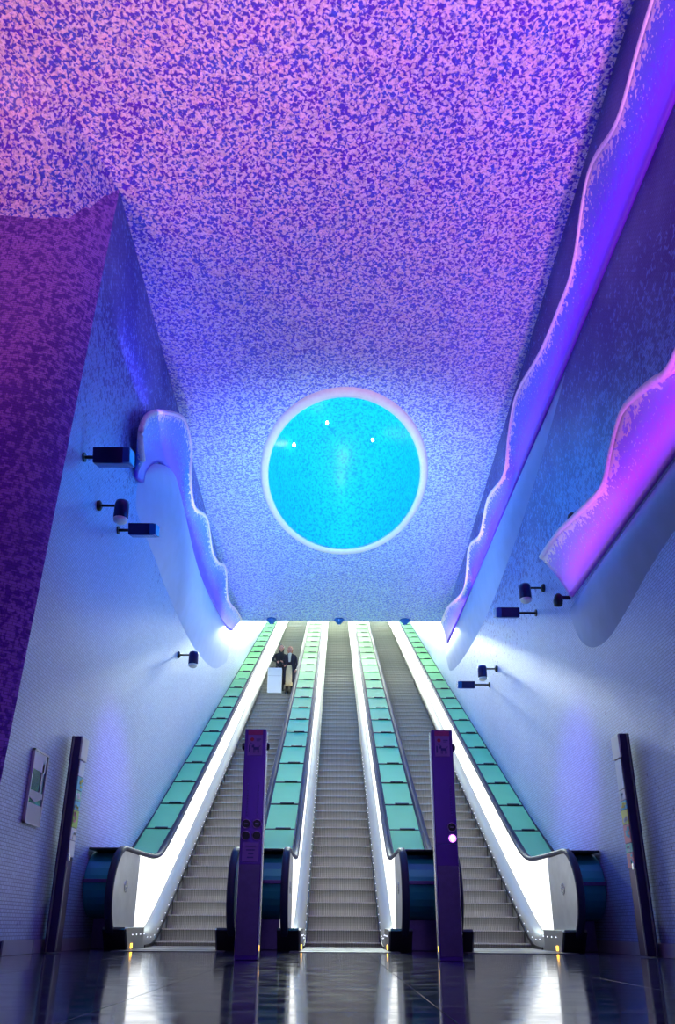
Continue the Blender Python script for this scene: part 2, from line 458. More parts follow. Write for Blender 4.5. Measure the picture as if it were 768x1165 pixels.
# rounded fillet between the return wall and the hall ceiling
b = MB(); rows = []
for x, q in ((-9.2, 1), (-6, 1), (-4.6, 1), (-4.0, .95), (-3.75, .8), (-3.55, .5), (-3.42, .22), (-3.31, .02)):
    row = []
    yb = 7.22 + .5 * math.exp(-(-3.3 - x) / .28) + lean(9.7)
    for k in range(9):
        a = PI / 2 * k / 8
        yy = yb + .03 - (1.4 * q) * (1 - math.cos(a))
        row.append((x, yy, (zc(yy) + .01) - 1.75 * q + 1.75 * q * math.sin(a)))
    rows.append(row)
b.grid(rows); struct('trim_2', b, M['ceiling'])
# baseboards
for nm, x, y0, y1 in (('baseboard_left', -WX, 8.0, 11.2), ('baseboard_right', WX, 2, 11.2)):
    s = 1 if x < 0 else -1
    bb = struct(nm, MB().prism([(y0, 0), (y1, 0), (y1, .13), (y0, .13)], x + s * .001, x + s * .02), M['steel_dark'])
    n = int((y1 - y0) / .8) + 1
    L = (y1 - y0) / n
    me = MB().box((0, 0, 0), (.018, L - .006, .135), bev=.002).mesh('skirting_stone'); me.materials.append(M['baseboard'])
    for k in range(n): put('skirting_stone', me, parent=bb, loc=(x + s * .028, y0 + L * (k + .5), .069))

# crater: thin pale rim, domed shaft lit by lamps tucked behind the near rim
cr = thing('light_crater', 'large oval cyan glowing crater opening in the mosaic ceiling', 'ceiling light', (CXc, CYc, zc(CYc)))
rows = []
N = 72
prof = [(1.0, -.02), (1.0, .5), (.995, 1.0), (.95, 1.7), (.85, 2.25), (.68, 2.65), (.45, 2.9), (.2, 3.0), (.02, 3.02)]
for r, h in prof:
    rows.append([(CA * r * math.cos(2 * PI * k / N), CB * r * math.sin(2 * PI * k / N), h - .060 * CB * r * math.sin(2 * PI * k / N)) for k in range(N)])
b = MB(); vr = b.grid(rows, close=True); b.bm.faces.new(vr[-1])
put('shaft', b, M['crater'], cr)
rows = []
for r, h in ((1.0, .02), (1.0, -.05), (1.03, -.09), (1.075, -.07), (1.10, -.005), (1.10, .02)):
    rr = r - 1
    rows.append([((CA + rr * 1.8) * math.cos(2 * PI * k / N), (CB + rr * 2.4) * math.sin(2 * PI * k / N), h - .060 * CB * r * math.sin(2 * PI * k / N)) for k in range(N)])
b = MB(); b.grid(rows, close=True)
put('rim', b, simple('pale_rim_plaster', (.92, .94, .80), .5, noise=.1, nscale=12), cr, label='pale mosaic rim')
M['bulb'] = simple('white_bulb', (1, 1, 1), .3, emit=(.9, 1, 1), es=12)
for x, y, z in ((-.42, 1.1, 2.45), (.75, 1.4, 2.15), (-1.25, 1.2, 1.85)):
    put('bulb', MB().lathe([(.02, .05), (.035, .02), (.035, -.02), (.01, -.045)], 12), M['bulb'], cr, (x, y, z))
lamp('POINT', 'crater_lamp', (CXc - .9, CYc - 2.1, zc(CYc) + 1.0), None, 130, (.0, .5, 1), .12)
lamp('POINT', 'crater_lamp', (CXc + .9, CYc - 2.1, zc(CYc) + 1.0), None, 130, (.0, .5, 1), .12)
lamp('POINT', 'crater_lamp', (CXc, CYc - 2.0, zc(CYc) + 1.9), None, 55, (.0, .75, 1), .12)

# ------------------------------------------------------------------ wavy light coves
def catmull(pts, n=6):
    out = []
    for i in range(len(pts) - 1):
        p0, p1, p2, p3 = pts[max(0, i - 1)], pts[i], pts[i + 1], pts[min(len(pts) - 1, i + 2)]
        for k in range(n):
            t = k / n
            out.append(tuple(.5 * (2 * b_ + (c - a) * t + (2 * a - 5 * b_ + 4 * c - d) * t * t + (3 * b_ - a - 3 * c + d) * t ** 3) for a, b_, c, d in zip(p0, p1, p2, p3)))
    out.append(tuple(pts[-1])); return out
def cove(label, side, upper, lower, shell_mat, xt=.2, lip=None, curl=.10, tlabel=None):
    """side +1 right wall, -1 left wall; upper/lower: (y, z) polylines with equal count; shell leans out from the wall"""
    t = thing('light_cove', label, 'light cove', (side * WX, upper[0][0], lower[0][1]))
    o = Vector(t.location)
    U, L = catmull(upper), catmull(lower)
    rows = []; n = 12
    for (uy, uz), (ly, lz) in zip(U, L):
        row = []
        for k in range(n + 1):
            v = k / n
            x = .02 + xt * v ** 1.6                 # distance from the wall
            row.append((side * (WX - x) - o.x, ly + (uy - ly) * v - o.y, lz + (uz - lz) * v - o.z))
        rows.append(row)
    b = MB(); b.grid(rows, uv=True)
    sh = put('shell', b, shell_mat, t)
    md = sh.modifiers.new('thick', 'SOLIDIFY'); md.thickness = .07; md.offset = -1 * side * 0 + 0
    # rolled free edge
    e = MB(); pts = [(side * (WX - .03 - xt) - o.x, y - o.y, z - o.z) for y, z in U]
    e.tube(pts, .045, 8)
    put('rolled_edge', e, M['edge'], t, label='pale wavy rolled edge')
    if lip:
        rows = []
        for y, zt, h, d in catmull(lip, 5):
            row = []
            for k in range(9):
                a = k / 8
                row.append((side * (WX + .01 - d * math.sin(PI * min(1, .12 + .88 * a) ** .8)) - o.x, y - o.y, zt - h * a - o.z))
            row.insert(0, (side * (WX + .01) - o.x, y - o.y, zt + .0 - o.z))
            rows.append(row)
        b = MB(); b.grid(rows)
        put('lip', b, M['lip_blue'] if side > 0 else M['lip'], t, label='smooth pale swelling below the shell')
    return t
M['edge'] = simple('pale_edge_mosaic', (.86, .82, .84), .5, noise=.25, nscale=30)
up_r = [(1.2, 9.1), (3.5, 9.3), (5.31, 9.14), (6.21, 8.97), (7.17, 9.33), (8.09, 8.72), (8.78, 8.68), (9.93, 8.79), (11.47, 9.19), (12.28, 8.88), (12.9, 8.4), (14.44, 8.77), (15.5, 8.48), (16.9, 8.85), (17.9, 8.2), (20.64, 8.85), (22.2, 8.96)]
lo_r = [(y, 8.1 + (.2 * max(0, (y - 16) / 6))) for y, z in up_r]
cove('long wavy violet lit cove high on right wall under the ceiling', 1, up_r, lo_r, M['shell_violet'], .15,
     lip=[(9.5, 8.05, .1, .01), (11, 8.05, .5, .05), (13, 8.05, .9, .10), (16, 8.05, 1.2, .14), (19, 8.1, 1.2, .14), (22, 8.2, .9, .08), (22.8, 8.3, .3, .02)])
up_l = [(10.81, 5.61), (9.84, 5.52), (9.04, 5.35), (8.48, 5.23), (7.96, 5.17), (7.6, 5.4), (7.2, 5.6), (6.8, 5.54), (6.35, 5.38), (5.92, 5.25), (5.0, 5.5), (3.5, 5.2), (2.0, 5.5)]
lo_l = [(10.3 - i * .69, 4.72) for i in range(len(up_l))]
cove('lower magenta lit wavy cove on right wall with a cut far end', 1, up_l, lo_l, M['shell_magenta'], .22,
     lip=[(10.5, 4.62, .25, .01), (10.25, 4.6, .6, .05), (9.8, 4.58, .85, .10), (9.2, 4.58, .95, .14), (8.5, 4.58, .85, .15), (7, 4.6, .6, .12), (4, 4.6, .5, .12), (2, 4.6, .3, .05)])
up_w = [(10.2, 6.9), (9.92, 7.25), (10.3, 7.85), (11.41, 8.69), (12.6, 9.4), (13.4, 9.3), (13.6, 8.7), (14.2, 8.4), (15.69, 8.94), (16.6, 8.62), (17.6, 8.76), (18.9, 9.2), (19.6, 8.62), (21.6, 9.05), (22.7, 9.23)]
lo_w = [(10.5, 6.8), (10.84, 6.92), (10.97, 7.22), (11.56, 7.77), (12.38, 8.15), (13.07, 8.12), (13.5, 8.0), (14.0, 7.95), (15.2, 7.75), (16.2, 7.75), (17.1, 7.75), (18.4, 7.9), (19.6, 8.05), (20.75, 8.25), (22.0, 8.6)]
cove('wavy blue and violet lit cove with rounded end on left wall', -1, up_w, lo_w, M['shell_blue'], .16,
     lip=[(10.7, 6.95, .6, .01), (11.0, 7.3, 1.0, .10), (11.6, 7.75, 1.5, .2), (12.4, 8.1, 1.9, .26), (13.1, 8.1, 2.0, .26), (15.2, 7.7, 1.7, .22), (17.1, 7.7, 1.6, .2), (19.4, 8.0, 1.5, .14), (21.5, 8.35, 1.0, .06)])
# strip lamps lying inside the coves
lamp('AREA', 'cove_strip', (WX - .34, 12, 8.2), (WX - .02, 12, 8.9), 50, (.36, .06, 1), 18, .06)
lamp('AREA', 'cove_strip', (WX - .36, 6.2, 4.8), (WX - .02, 6.2, 5.2), 26, (.62, .08, 1), 8, .06)
lamp('AREA', 'cove_strip', (-WX + .34, 15.5, 8.15), (-WX + .02, 15.5, 8.8), 60, (.2, .1, 1), 13, .06)
for L_ in [o for o in COL.objects if o.name.startswith('cove_strip')]:
    # long side along the wall
    d = Vector((-1 if L_.location.x < 0 else 1, 0, 3)).normalized()
    z = -d; x = Vector((0, 1, 0)); y = z.cross(x)
    L_.rotation_euler = Matrix((x, y, z)).transposed().to_euler()

# ------------------------------------------------------------------ escalators
T30 = math.tan(R(30))
def S(y):
    s = y - 11.6
    return T30 * .5 * (s + math.sqrt(s * s + .05))
def H(y):                                           # handrail line
    s = y - 12.35
    return 1.2 + T30 * .5 * (s + math.sqrt(s * s + .12)) - .01
YT = 40.6
ys_long = [11.05 + .12 * i for i in range(22)] + [13.7 + i * .9 for i in range(30)]
ys_long = [y for y in ys_long if y < YT] + [YT]
C_N, R_N = (10.32, .655), .535                      # newel circle
def hand_path():
    p = []
    for k in range(0, 25):
        a = R(-118) - R(152) * k / 24               # from the base, round the nose, to the top
        p.append((C_N[0] + R_N * math.cos(a), C_N[1] + R_N * math.sin(a)))
    p[-1] = (10.32, 1.19)
    p += [(10.7, 1.195), (11.2, 1.2), (11.6, H(11.6))] + [(y, H(y)) for y in (11.9, 12.1, 12.25, 12.4, 12.55, 12.7, 12.9, 13.2, 14, 16, 20, 26, 32, YT)]
    return p
HP = hand_path()
MC = {}
def cached(key, fn, mat):
    if key not in MC:
        me = fn().mesh(key); me.materials.append(mat); MC[key] = me
    return MC[key]
sect = [(-.045, -.02), (-.045, .012), (-.03, .03), (.03, .03), (.045, .012), (.045, -.02), (.02, -.03), (-.02, -.03)]
def fix(sec, x): return [(x + a, n) for a, n in sec]
def skirt_off(y): return .15 + .10 * math.exp(-max(0, y - 10.9) / .7)
def step_mesh():
    b = MB(); prof = []
    for k in range(7):                              # curved grooved riser
        t = k / 6; prof.append((.035 * math.sin(PI * t) * .8 + .03 * (1 - t), -.205 + .205 * t))
    prof[-1] = (.0, -.012); prof.append((.006, 0)); prof += [(.37, 0), (.37, -.03), (.12, -.05), (.08, -.205)]
    b.prism(prof, -.515, .515)
    return b
step_y = [11.3 + .346 * i for i in range(int((YT - 11.3) / .346))]
def escalator(x, label, where, handrail_note):
    t = thing('escalator', label, 'escalator', (x, 0, 0), group='escalators')
    st = cached('step', step_mesh, M['step'])
    for y in step_y: put('step', st, None, t, (0, y, S(y)))
    for s in (-1, 1):
        nm = 'l' if s < 0 else 'r'
        put('handrail', cached('handrail_' + nm, lambda: MB().sweep_yz([(y, z) for y, z in HP], fix(sect, s * .72)), M['handrail']), None, t)
        lo = [(y, S(y) + skirt_off(y)) for y in ys_long]; hi = [(y, H(y) - .035) for y in ys_long]
        put('balustrade_panel', cached('glow_' + nm, lambda: MB().strip(lo, hi, s * .695, s * .735), M['glow']), None, t, label='white backlit side panel')
        def newel_panel():
            pr = [(11.045, 1.16), (11.045, .24), (10.2, .2)]
            pr += [(C_N[0] + (R_N - .03) * math.cos(a), C_N[1] + (R_N - .03) * math.sin(a)) for a in [R(-118 - 152 * k / 16) for k in range(17)]]
            return MB().prism(pr, s * .69, s * .74)
        npn = put('newel_panel', cached('newel_' + nm, newel_panel, M['newel']), None, t)
        def emblem():
            b = MB(); c = (10.42, .74)
            for k in range(24):
                a0, a1 = 2 * PI * k / 24, 2 * PI * (k + 1) / 24
                v = []
                for r in (.075, .06):
                    for a in (a0, a1): v.append((c[0] + r * math.cos(a), c[1] + r * math.sin(a)))
                b.prism([v[0], v[1], v[3], v[2]], s * .682, s * .69)
            b.prism([(c[0] - .045, c[1] - .06), (c[0] - .02, c[1] - .06), (c[0] + .01, c[1] + .06), (c[0] - .015, c[1] + .06)], s * .682, s * .69)
            b.prism([(c[0] + .005, c[1] - .06), (c[0] + .03, c[1] - .06), (c[0] + .055, c[1] + .055), (c[0] + .03, c[1] + .055)], s * .682, s * .69)
            b.prism([(c[0] - .055, c[1] - .01), (c[0] + .055, c[1] - .01), (c[0] + .055, c[1] + .012), (c[0] - .055, c[1] + .012)], s * .682, s * .69)
            return b
        put('emblem', cached('emblem_' + nm, emblem, M['silver']), None, npn, label='round steel emblem')
        def skirt():
            b = MB(); rows = []
            for y in [10.9] + ys_long:
                z = S(y); o = skirt_off(y)
                rows.append([(s * .70, y, z + o), (s * .66, y, z + o), (s * .60, y, z + o - .025), (s * .545, y, z + o - .075), (s * .53, y, z + .03), (s * .53, y, z - .25)])
            b.grid(rows); return b
        put('skirt', cached('skirt_' + nm, skirt, M['steel']), None, t)
        def brush():
            b = MB(); return b.strip([(y, S(y) - .02) for y in ys_long], [(y, S(y) + .035) for y in ys_long], s * .518, s * .532)
        put('safety_brush', cached('brush_' + nm, brush, M['black']), None, t)
        nb = put('newel_base', cached('nbase_' + nm, lambda: MB().prism([(10.18, 0), (10.02, .235), (10.06, .25), (10.95, .26), (10.95, 0)], s * .53, s * .80), M['steel']), None, t)
        put('base_cap', cached('ncap_' + nm, lambda: MB().prism([(10.16, 0), (9.99, .235), (10.02, .26), (10.2, 0)], s * .55, s * .81), M['black']), None, nb)
        put('marker_lamp', cached('amber_' + nm, lambda: MB().box((s * .527, 10.33, .05), (.012, .07, .055), bev=.004), M['amber']), None, nb, label='small amber lamp')
        def leds():
            b = MB()
            for k in range(40):
                y = 10.35 + k * .21
                b.box((s * .527 if y < 10.95 else s * .529, y, S(y) + (.17 if y < 11 else skirt_off(y) - .09)), (.006, .011, .011))
            return b
        put('led_row', cached('led_' + nm, leds, M['led']), None, t, kind='stuff')
    put('comb_plate', cached('comb', lambda: MB().prism([(10.2, .002), (10.2, .012), (11.3, .016), (11.32, .004), (11.32, -.02), (10.2, -.02)], -.53, .53), M['comb']), None, t)
    put('landing_plate', cached('landing', lambda: MB().box((0, 10.02, -.002), (1.3, .35, .02), bev=.003), M['comb']), None, t)
    return t
escalator(-2.08, 'left escalator, carrying two riders and a white case near its top', 'left', '')
escalator(0, 'middle escalator running between the two purple control pillars', 'middle', '')
escalator(2.08, 'right escalator, with empty steps, right of the right purple pillar', 'right', '')

# decks between and beside the balustrades
def housing(w):
    pr = []
    for k in range(15):
        a = R(-90) - R(180) * k / 14
        pr.append((10.82 + .50 * math.cos(a) * .95, .78 + .41 * math.sin(a)))
    pr += [(12.35, 1.19), (12.35, .37)]
    return MB().prism(pr, -w / 2, w / 2)
def deck(xc, wd, label, note):
    t = thing('escalator_deck', label, 'escalator deck', (xc, 10.4, 0), group='green panelled decks')
    put('housing', housing(wd), M['teal'], t, (0, -10.4, 0), label='rounded teal end housing')
    put('housing_seam', MB().box((0, -.078, .80), (wd, .03, .045), bev=.006), M['purple_box'], t, label='mauve seam strip')
    put('housing_top_trim', MB().box((0, .46, 1.2), (wd, .9, .025), bev=.006), M['black'], t)
    put('plinth', MB().box((0, 1.2, .185), (wd * .8, 1.6, .37), bev=.01), M['purple_box'], t)
    L = .98 / math.cos(R(30)); cp = cached('panel_%.2f' % wd, lambda: MB().box((0, 0, 0), (wd, L - .035, .03), bev=.004), M['deck'])
    cj = cached('joint_%.2f' % wd, lambda: MB().box((0, 0, 0), (wd + .01, .03, .035)).box((wd * .1, .0, .022), (wd * .5, .045, .03), bev=.008), M['black'])
    k = 0; y = 12.42
    while y + .98 < YT:
        ym = y + .49
        p = put('deck_panel', cp, None, t, (0, ym - 10.4, H(ym) - .045), (R(30), 0, 0))
        put('deck_joint', cj, None, t, (0, y - 10.4, H(y) - .03), (R(30), 0, 0))
        y += .98
    # edge strips along both handrails
    for s in (-1, 1):
        put('edge_trim', MB().strip([(yy - 10.4, H(yy) - .09) for yy in (12.35, 14, 20, 30, YT)], [(yy - 10.4, H(yy) - .02) for yy in (12.35, 14, 20, 30, YT)], s * (wd / 2 - .005), s * (wd / 2 + .02)), M['handrail'], t)
    return t
IW = 1.36 - .72 - .09 - .04
deck(-1.04, IW, 'green panelled deck between left and middle escalators', '')
deck(1.04, IW, 'green panelled deck between middle and right escalators', '')
OW = .44
deck(-2.85 - OW / 2, OW, 'green panelled deck between left escalator and left wall', '')
deck(2.85 + OW / 2, OW, 'green panelled deck between right escalator and right wall', '')

# ------------------------------------------------------------------ control pillars
def glyph_rect(b, x0, x1, z0, z1, y): b.box(((x0 + x1) / 2, y, (z0 + z1) / 2), (abs(x1 - x0), .003, abs(z1 - z0)))
M['stk_red'] = simple('sticker_magenta', (.42, .02, .22), .4)
M['stk_violet'] = simple('sticker_violet', (.30, .12, .55), .4)
M['stk_dark'] = simple('sticker_print', (.05, .02, .28), .4)
M['stk_reddot'] = simple('sticker_red', (.45, .01, .05), .4)
M['btn'] = simple('black_button', (.01, .01, .02), .25)
M['ring'] = simple('button_ring', (.30, .22, .42), .3, .6)
M['lit'] = simple('lit_violet_arrow', (.6, .2, 1), .3, emit=(.55, .12, 1), es=5)
M['litw'] = simple('lit_white_arrow', (1, .9, 1), .3, emit=(1, .85, 1), es=7)
def pillar(x, rz, label, left):
    t = thing('control_pillar', label, 'control pillar', (x, 7.5, 0), rz)
    W, D, Hh = .205, .15, 2.06
    put('body', MB().box((0, 0, Hh / 2), (W, D, Hh), bev=.008), M['purple_metal'], t)
    sx = 1 if left else -1
    put('side_strip', MB().box((sx * (W / 2 + .004), -.02, Hh / 2), (.012, D * .7, Hh - .04), bev=.003), M['silver'], t, label='silver edge strip')
    y = -D / 2 - .001
    sg = put('notice', MB().box((0, y, Hh - .135), (.14, .004, .25), bev=.001), M['stk_violet'], t, label='violet dog notice sticker')
    b = MB(); glyph_rect(b, -.07, .07, Hh - .06, Hh - .012, y - .003); put('notice_header', b, M['stk_red'], sg)
    b = MB(); b.lathe([(.018, y - .004), (.018, y - .002)], 16, (-.03, 0, Hh - .105), 'Y'); put('red_disc', b, M['stk_reddot'], sg)
    b = MB()                                        # a dog on a lead: body, legs, head, tail
    z0 = Hh - .235
    glyph_rect(b, -.015, .04, z0 + .03, z0 + .055, y - .003)
    for lx in (-.012, .0, .028, .038): glyph_rect(b, lx - .003, lx + .003, z0, z0 + .035, y - .003)
    glyph_rect(b, -.03, -.008, z0 + .05, z0 + .072, y - .003); glyph_rect(b, -.06, -.045, z0 + .01, z0 + .075, y - .003)
    b.box((-.028, y - .003, z0 + .085), (.05, .003, .006), rot=(0, R(35), 0)); b.box((.045, y - .003, z0 + .062), (.022, .003, .006), rot=(0, R(-50), 0))
    glyph_rect(b, .01, .055, Hh - .108, Hh - .1, y - .003); glyph_rect(b, .01, .045, Hh - .122, Hh - .116, y - .003)
    put('dog_symbol', b, M['stk_dark'], sg)
    for s in ((-1, 1) if left else (1,)):
        put('sensor', MB().lathe([(.03, 0), (.038, .008), (.038, .02), (.024, .034)], 16, (0, 0, 0), 'X'), M['btn'], t, (s * (W / 2 - .002), 0, Hh - .16), (0, 0, 0 if s > 0 else PI))
    # vertical slots of print
    b = MB()
    for xx in ((-.05, .05) if left else (.06,)):
        for k in range(12): glyph_rect(b, xx - .004, xx + .004, 1.52 - k * .025, 1.536 - k * .025, y - .001)
    put('vertical_print', b, M['stk_dark'], t)
    if left:
        spots = [(-.05, 1.16), (.05, 1.16), (-.05, 1.055), (.05, 1.055)]
    else:
        spots = [(.055, 1.14), (.055, 1.04)]
    for i, (bx, bz) in enumerate(spots):
        rg = put('button_ring', MB().lathe([(.043, y), (.043, y - .008), (.034, y - .009), (.034, y)], 24, (bx, 0, bz), 'Y', cap=False), M['ring'], t)
        lit = (not left) and i == 1
        put('button', MB().lathe([(.034, y), (.034, y - .006), (.028, y - .009)], 20, (bx, 0, bz), 'Y'), M['lit'] if lit else M['btn'], rg, label='lit violet button' if lit else None)
        b = MB()
        if lit:
            b.box((bx, y - .011, bz - .006), (.01, .003, .034)).box((bx - .007, y - .011, bz + .013), (.024, .003, .009), rot=(0, R(-45), 0)).box((bx + .007, y - .011, bz + .013), (.024, .003, .009), rot=(0, R(45), 0))
            put('arrow', b, M['litw'], rg)
        elif i < 2:
            b.box((bx, y - .011, bz), (.034, .003, .008)); put('bar', b, M['ring'], rg)
    if left:
        s2 = put('panel_sticker', MB().box((0, y, .91), (.15, .004, .17), bev=.001), M['stk_violet'], t, label='violet text sticker')
        b = MB()
        for k, (a, c) in enumerate(((-.045, .05), (-.04, .04), (-.02, .03), (-.03, .03))): glyph_rect(b, a, c, .955 - k * .033, .966 - k * .033, y - .003)
        put('sticker_print', b, M['stk_dark'], s2)
    put('seam', MB().box((0, y, .83 if left else .99), (W * .96, .003, .006)), M['stk_dark'], t)
    put('lower_panel', MB().box((0, y - .001, .42), (W * .9, .004, .76), bev=.001), M['purple_box'], t)
    put('foot_glow', MB().box((sx * (W / 2 + .006), -.05, .1), (.01, .02, .05), bev=.003), M['amber'], t, label='tiny amber reflected glow')  # emissive chip standing in for an orange reflection on the pillar side
pillar(-.9, R(0), 'purple metal control pillar with four round buttons, left of middle escalator', True)
pillar(.905, R(0), 'purple metal control pillar with one lit violet arrow, right of middle escalator', False)

# wall side totems with printed panels
POST = [(.75, .9, .95), (.1, .6, .75), (.25, .75, .55), (.45, .75, .1), (.75, .72, .1), (.8, .8, .78), (.75, .25, .3), (.85, .83, .82)]
pm = [simple('poster_colour_%s' % n, c, .4, noise=.2, nscale=9) for n, c in zip(('pale', 'teal', 'mint', 'lime', 'yellow', 'white', 'red', 'cream'), POST)]
def totem(side, label, seq):
    t = thing('wall_totem', label, 'totem', (side * (WX - .13), 9.15 if side < 0 else 8.85, 0))
    s = side
    put('body', MB().box((0, 0, 1.18), (.12, .22, 2.34), bev=.006), M['totem'], t)
    put('edge_rail', MB().box((s * .03, -.118, 1.18), (.014, .02, 2.34), bev=.004), M['steel'], t, label='grey metal edge rail')
    put('cap', MB().box((-s * .066, .0, 2.21), (.02, .24, .26), bev=.004), M['fixture_cap'], t)
    z = 2.07
    for k, (mi, h) in enumerate(seq):
        pp = put('poster', MB().box((-s * .064, .005, z - h / 2), (.008, .19, h - .008), bev=.001), pm[mi], t)
        if mi in (1, 2, 3, 4, 5, 6):
            b = MB(); rnd = random.Random(k * 7 + 3)
            for q in range(4):
                b.box((-s * .07, .005 + rnd.uniform(-.06, .06), z - h * rnd.uniform(.2, .8)), (.003, rnd.uniform(.03, .08), rnd.uniform(.02, h * .3)))
            put('printed_mark', b, pm[(mi + 3) % 8], pp)
        z -= h
    put('latch', MB().box((-s * .066, -.07, .98 if s < 0 else .9), (.03, .05, .07), bev=.006), M['silver'], t)
    put('lower_edge', MB().box((-s * .066, -.10, .45), (.014, .02, .86), bev=.003), M['steel'], t, label='bright metal lower edge')
totem(-1, 'tall dark information totem with teal and lime prints against left wall', [(0, .18), (1, .16), (2, .12), (1, .1), (3, .2), (5, .14), (7, .18)])
totem(1, 'tall dark information totem with white and yellow prints against right wall', [(0, .34), (5, .12), (1, .1), (4, .16), (6, .2), (2, .1), (6, .16)])

# wall case on the left wall
t = thing('wall_case', 'tall narrow glazed wall case with a folded paper, mounted on left wall', 'display case', (-WX, 8.3, 1.22))
M['mirror'] = simple('dark_case_back', (.10, .22, .26), .12, .6)
M['paper'] = simple('cream_paper', (.80, .80, .64), .6)
put('back_panel', MB().box((.012, 0, .40), (.02, .40, .72)), M['mirror'], t)
fb = MB().box((.02, -.205, .40), (.03, .02, .76)).box((.02, .205, .40), (.03, .02, .76)).box((.02, 0, .77), (.03, .43, .02)).box((.02, 0, .03), (.03, .43, .02))
put('frame', fb, M['fixture_cap'], t)
put('lower_panel', MB().box((.022, 0, .13), (.022, .39, .2), bev=.003), M['paper'], t, label='cream lower panel')
pb = MB(); pb.prism([(-.19, .36), (.17, .36), (.19, .31), (-.02, .25), (-.19, .29)], .024, .03)
put('folded_paper', pb, M['paper'], t, label='cream folded paper')
put('light_strip', MB().box((.026, .1, .5), (.006, .05, .34)), M['paper'], t)
put('upper_sheet', MB().box((.026, -.02, .67), (.006, .36, .19)), simple('white_sheet', (.92, .95, .9), .5), t, label='white upper sheet')

# ------------------------------------------------------------------ wall mounted lamps
def floodlight(loc, side, label, size=1.0, tilt=0):
    t = thing('floodlight', label, 'floodlight', loc, 0, 'box floodlights on the side walls')
    s = side
    put('housing', MB().box((0, 0, 0), (.44 * size, .26, .2 * size), bev=.015), M['fixture'], t, rot=(R(18), R(tilt), 0))
    put('glass', MB().box((-s * .2 * size, -.02, -.005), (.09, .25, .19 * size), bev=.01), M['fixture_blue'], t, rot=(R(18), R(tilt), 0), label='blue glass end')
    put('under_glass', MB().box((0, -.01, -.1 * size), (.40 * size, .21, .012)), M['fixture_blue'], t, rot=(R(18), R(tilt), 0), label='blue glass underside')
    wx = abs(s * WX - loc[0])
    put('arm', MB().tube([(s * .2 * size, 0, 0), (s * (wx - .01), .0, .0)], .022), M['black'], t)
    put('wall_plate', MB().lathe([(.06, 0), (.06, .02)], 16, axis='X'), M['black'], t, (s * wx - (.02 if s > 0 else 0), 0, 0))
def spot_can(loc, side, label):
    t = thing('wall_spotlight', label, 'spotlight', loc, 0, 'cylinder spotlights on wall arms')
    s = side; wx = abs(s * WX - loc[0])
    put('can', MB().lathe([(.05, .17), (.085, .155), (.095, .11), (.095, -.1)], 20), M['fixture'], t)
    put('lens', MB().lathe([(.095, -.1), (.085, -.14), (.05, -.165), (.01, -.175)], 20), M['fixture_cap'], t, label='pale domed lens')
    put('arm', MB().tube([(0, 0, .1), (s * (wx - .01), 0, .1)], .018), M['black'], t)
    put('wall_plate', MB().lathe([(.07, 0), (.07, .03), (.04, .05)], 16, axis='X'), M['black'], t, (s * wx, 0, .1), (0, 0, PI if s > 0 else 0))
floodlight((-2.93, 8.3, 5.72), -1, 'large box floodlight highest on left wall', 1.0)
spot_can((-2.98, 9.05, 5.36), -1, 'cylinder spotlight on left wall between the two box floodlights')
floodlight((-2.93, 10.0, 5.60), -1, 'smaller box floodlight under the cylinder spotlight on left wall', .85)
spot_can((-2.98, 14.8, 5.24), -1, 'lone cylinder spotlight lower on left wall above the escalator')
spot_can((2.98, 11.7, 5.38), 1, 'cylinder spotlight on right wall beside the magenta cove end')
floodlight((2.8, 12.3, 5.28), 1, 'box floodlight on right wall just below the upper cylinder spotlight', .85)
spot_can((2.98, 15.7, 5.28), 1, 'cylinder spotlight lower on right wall above the escalator')
floodlight((2.78, 16.6, 5.30), 1, 'box floodlight beside the lower cylinder spotlight on right wall', .8)
def dome(loc, label):
    t = thing('cove_spotlight', label, 'spotlight', loc, 0)
    put('head', MB().lathe([(.02, .11), (.055, .08), (.07, 0), (.06, -.08), (.03, -.09)], 16), M['black'], t, rot=(R(20), 0, 0))
    put('bracket', MB().box((.12, 0, .05), (.2, .04, .05), bev=.005), M['black'], t)
dome((3.12, 10.45, 4.72), 'black spotlight tucked under the cut end of the magenta cove')
dome((3.12, 9.45, 5.5), 'black spotlight peeping over the wavy edge of the magenta cove')
# pendants under the ceiling lip
for x, lb in ((-2.15, 'blue wedge downlight under ceiling edge above left deck'), (-.02, 'blue wedge downlight under ceiling edge above middle escalator'), (2.05, 'blue wedge downlight under ceiling edge above right escalator')):
    t = thing('wedge_downlight', lb, 'downlight', (x, YE - .12, ZE), 0, 'downlights under the ceiling edge')
    put('housing', MB().lathe([(.16, .01), (.16, -.03), (.03, -.16)], 20), M['fixture_blue'], t)
    put('lens', MB().lathe([(.03, -.16), (.02, -.18)], 12), M['fixture_cap'], t)

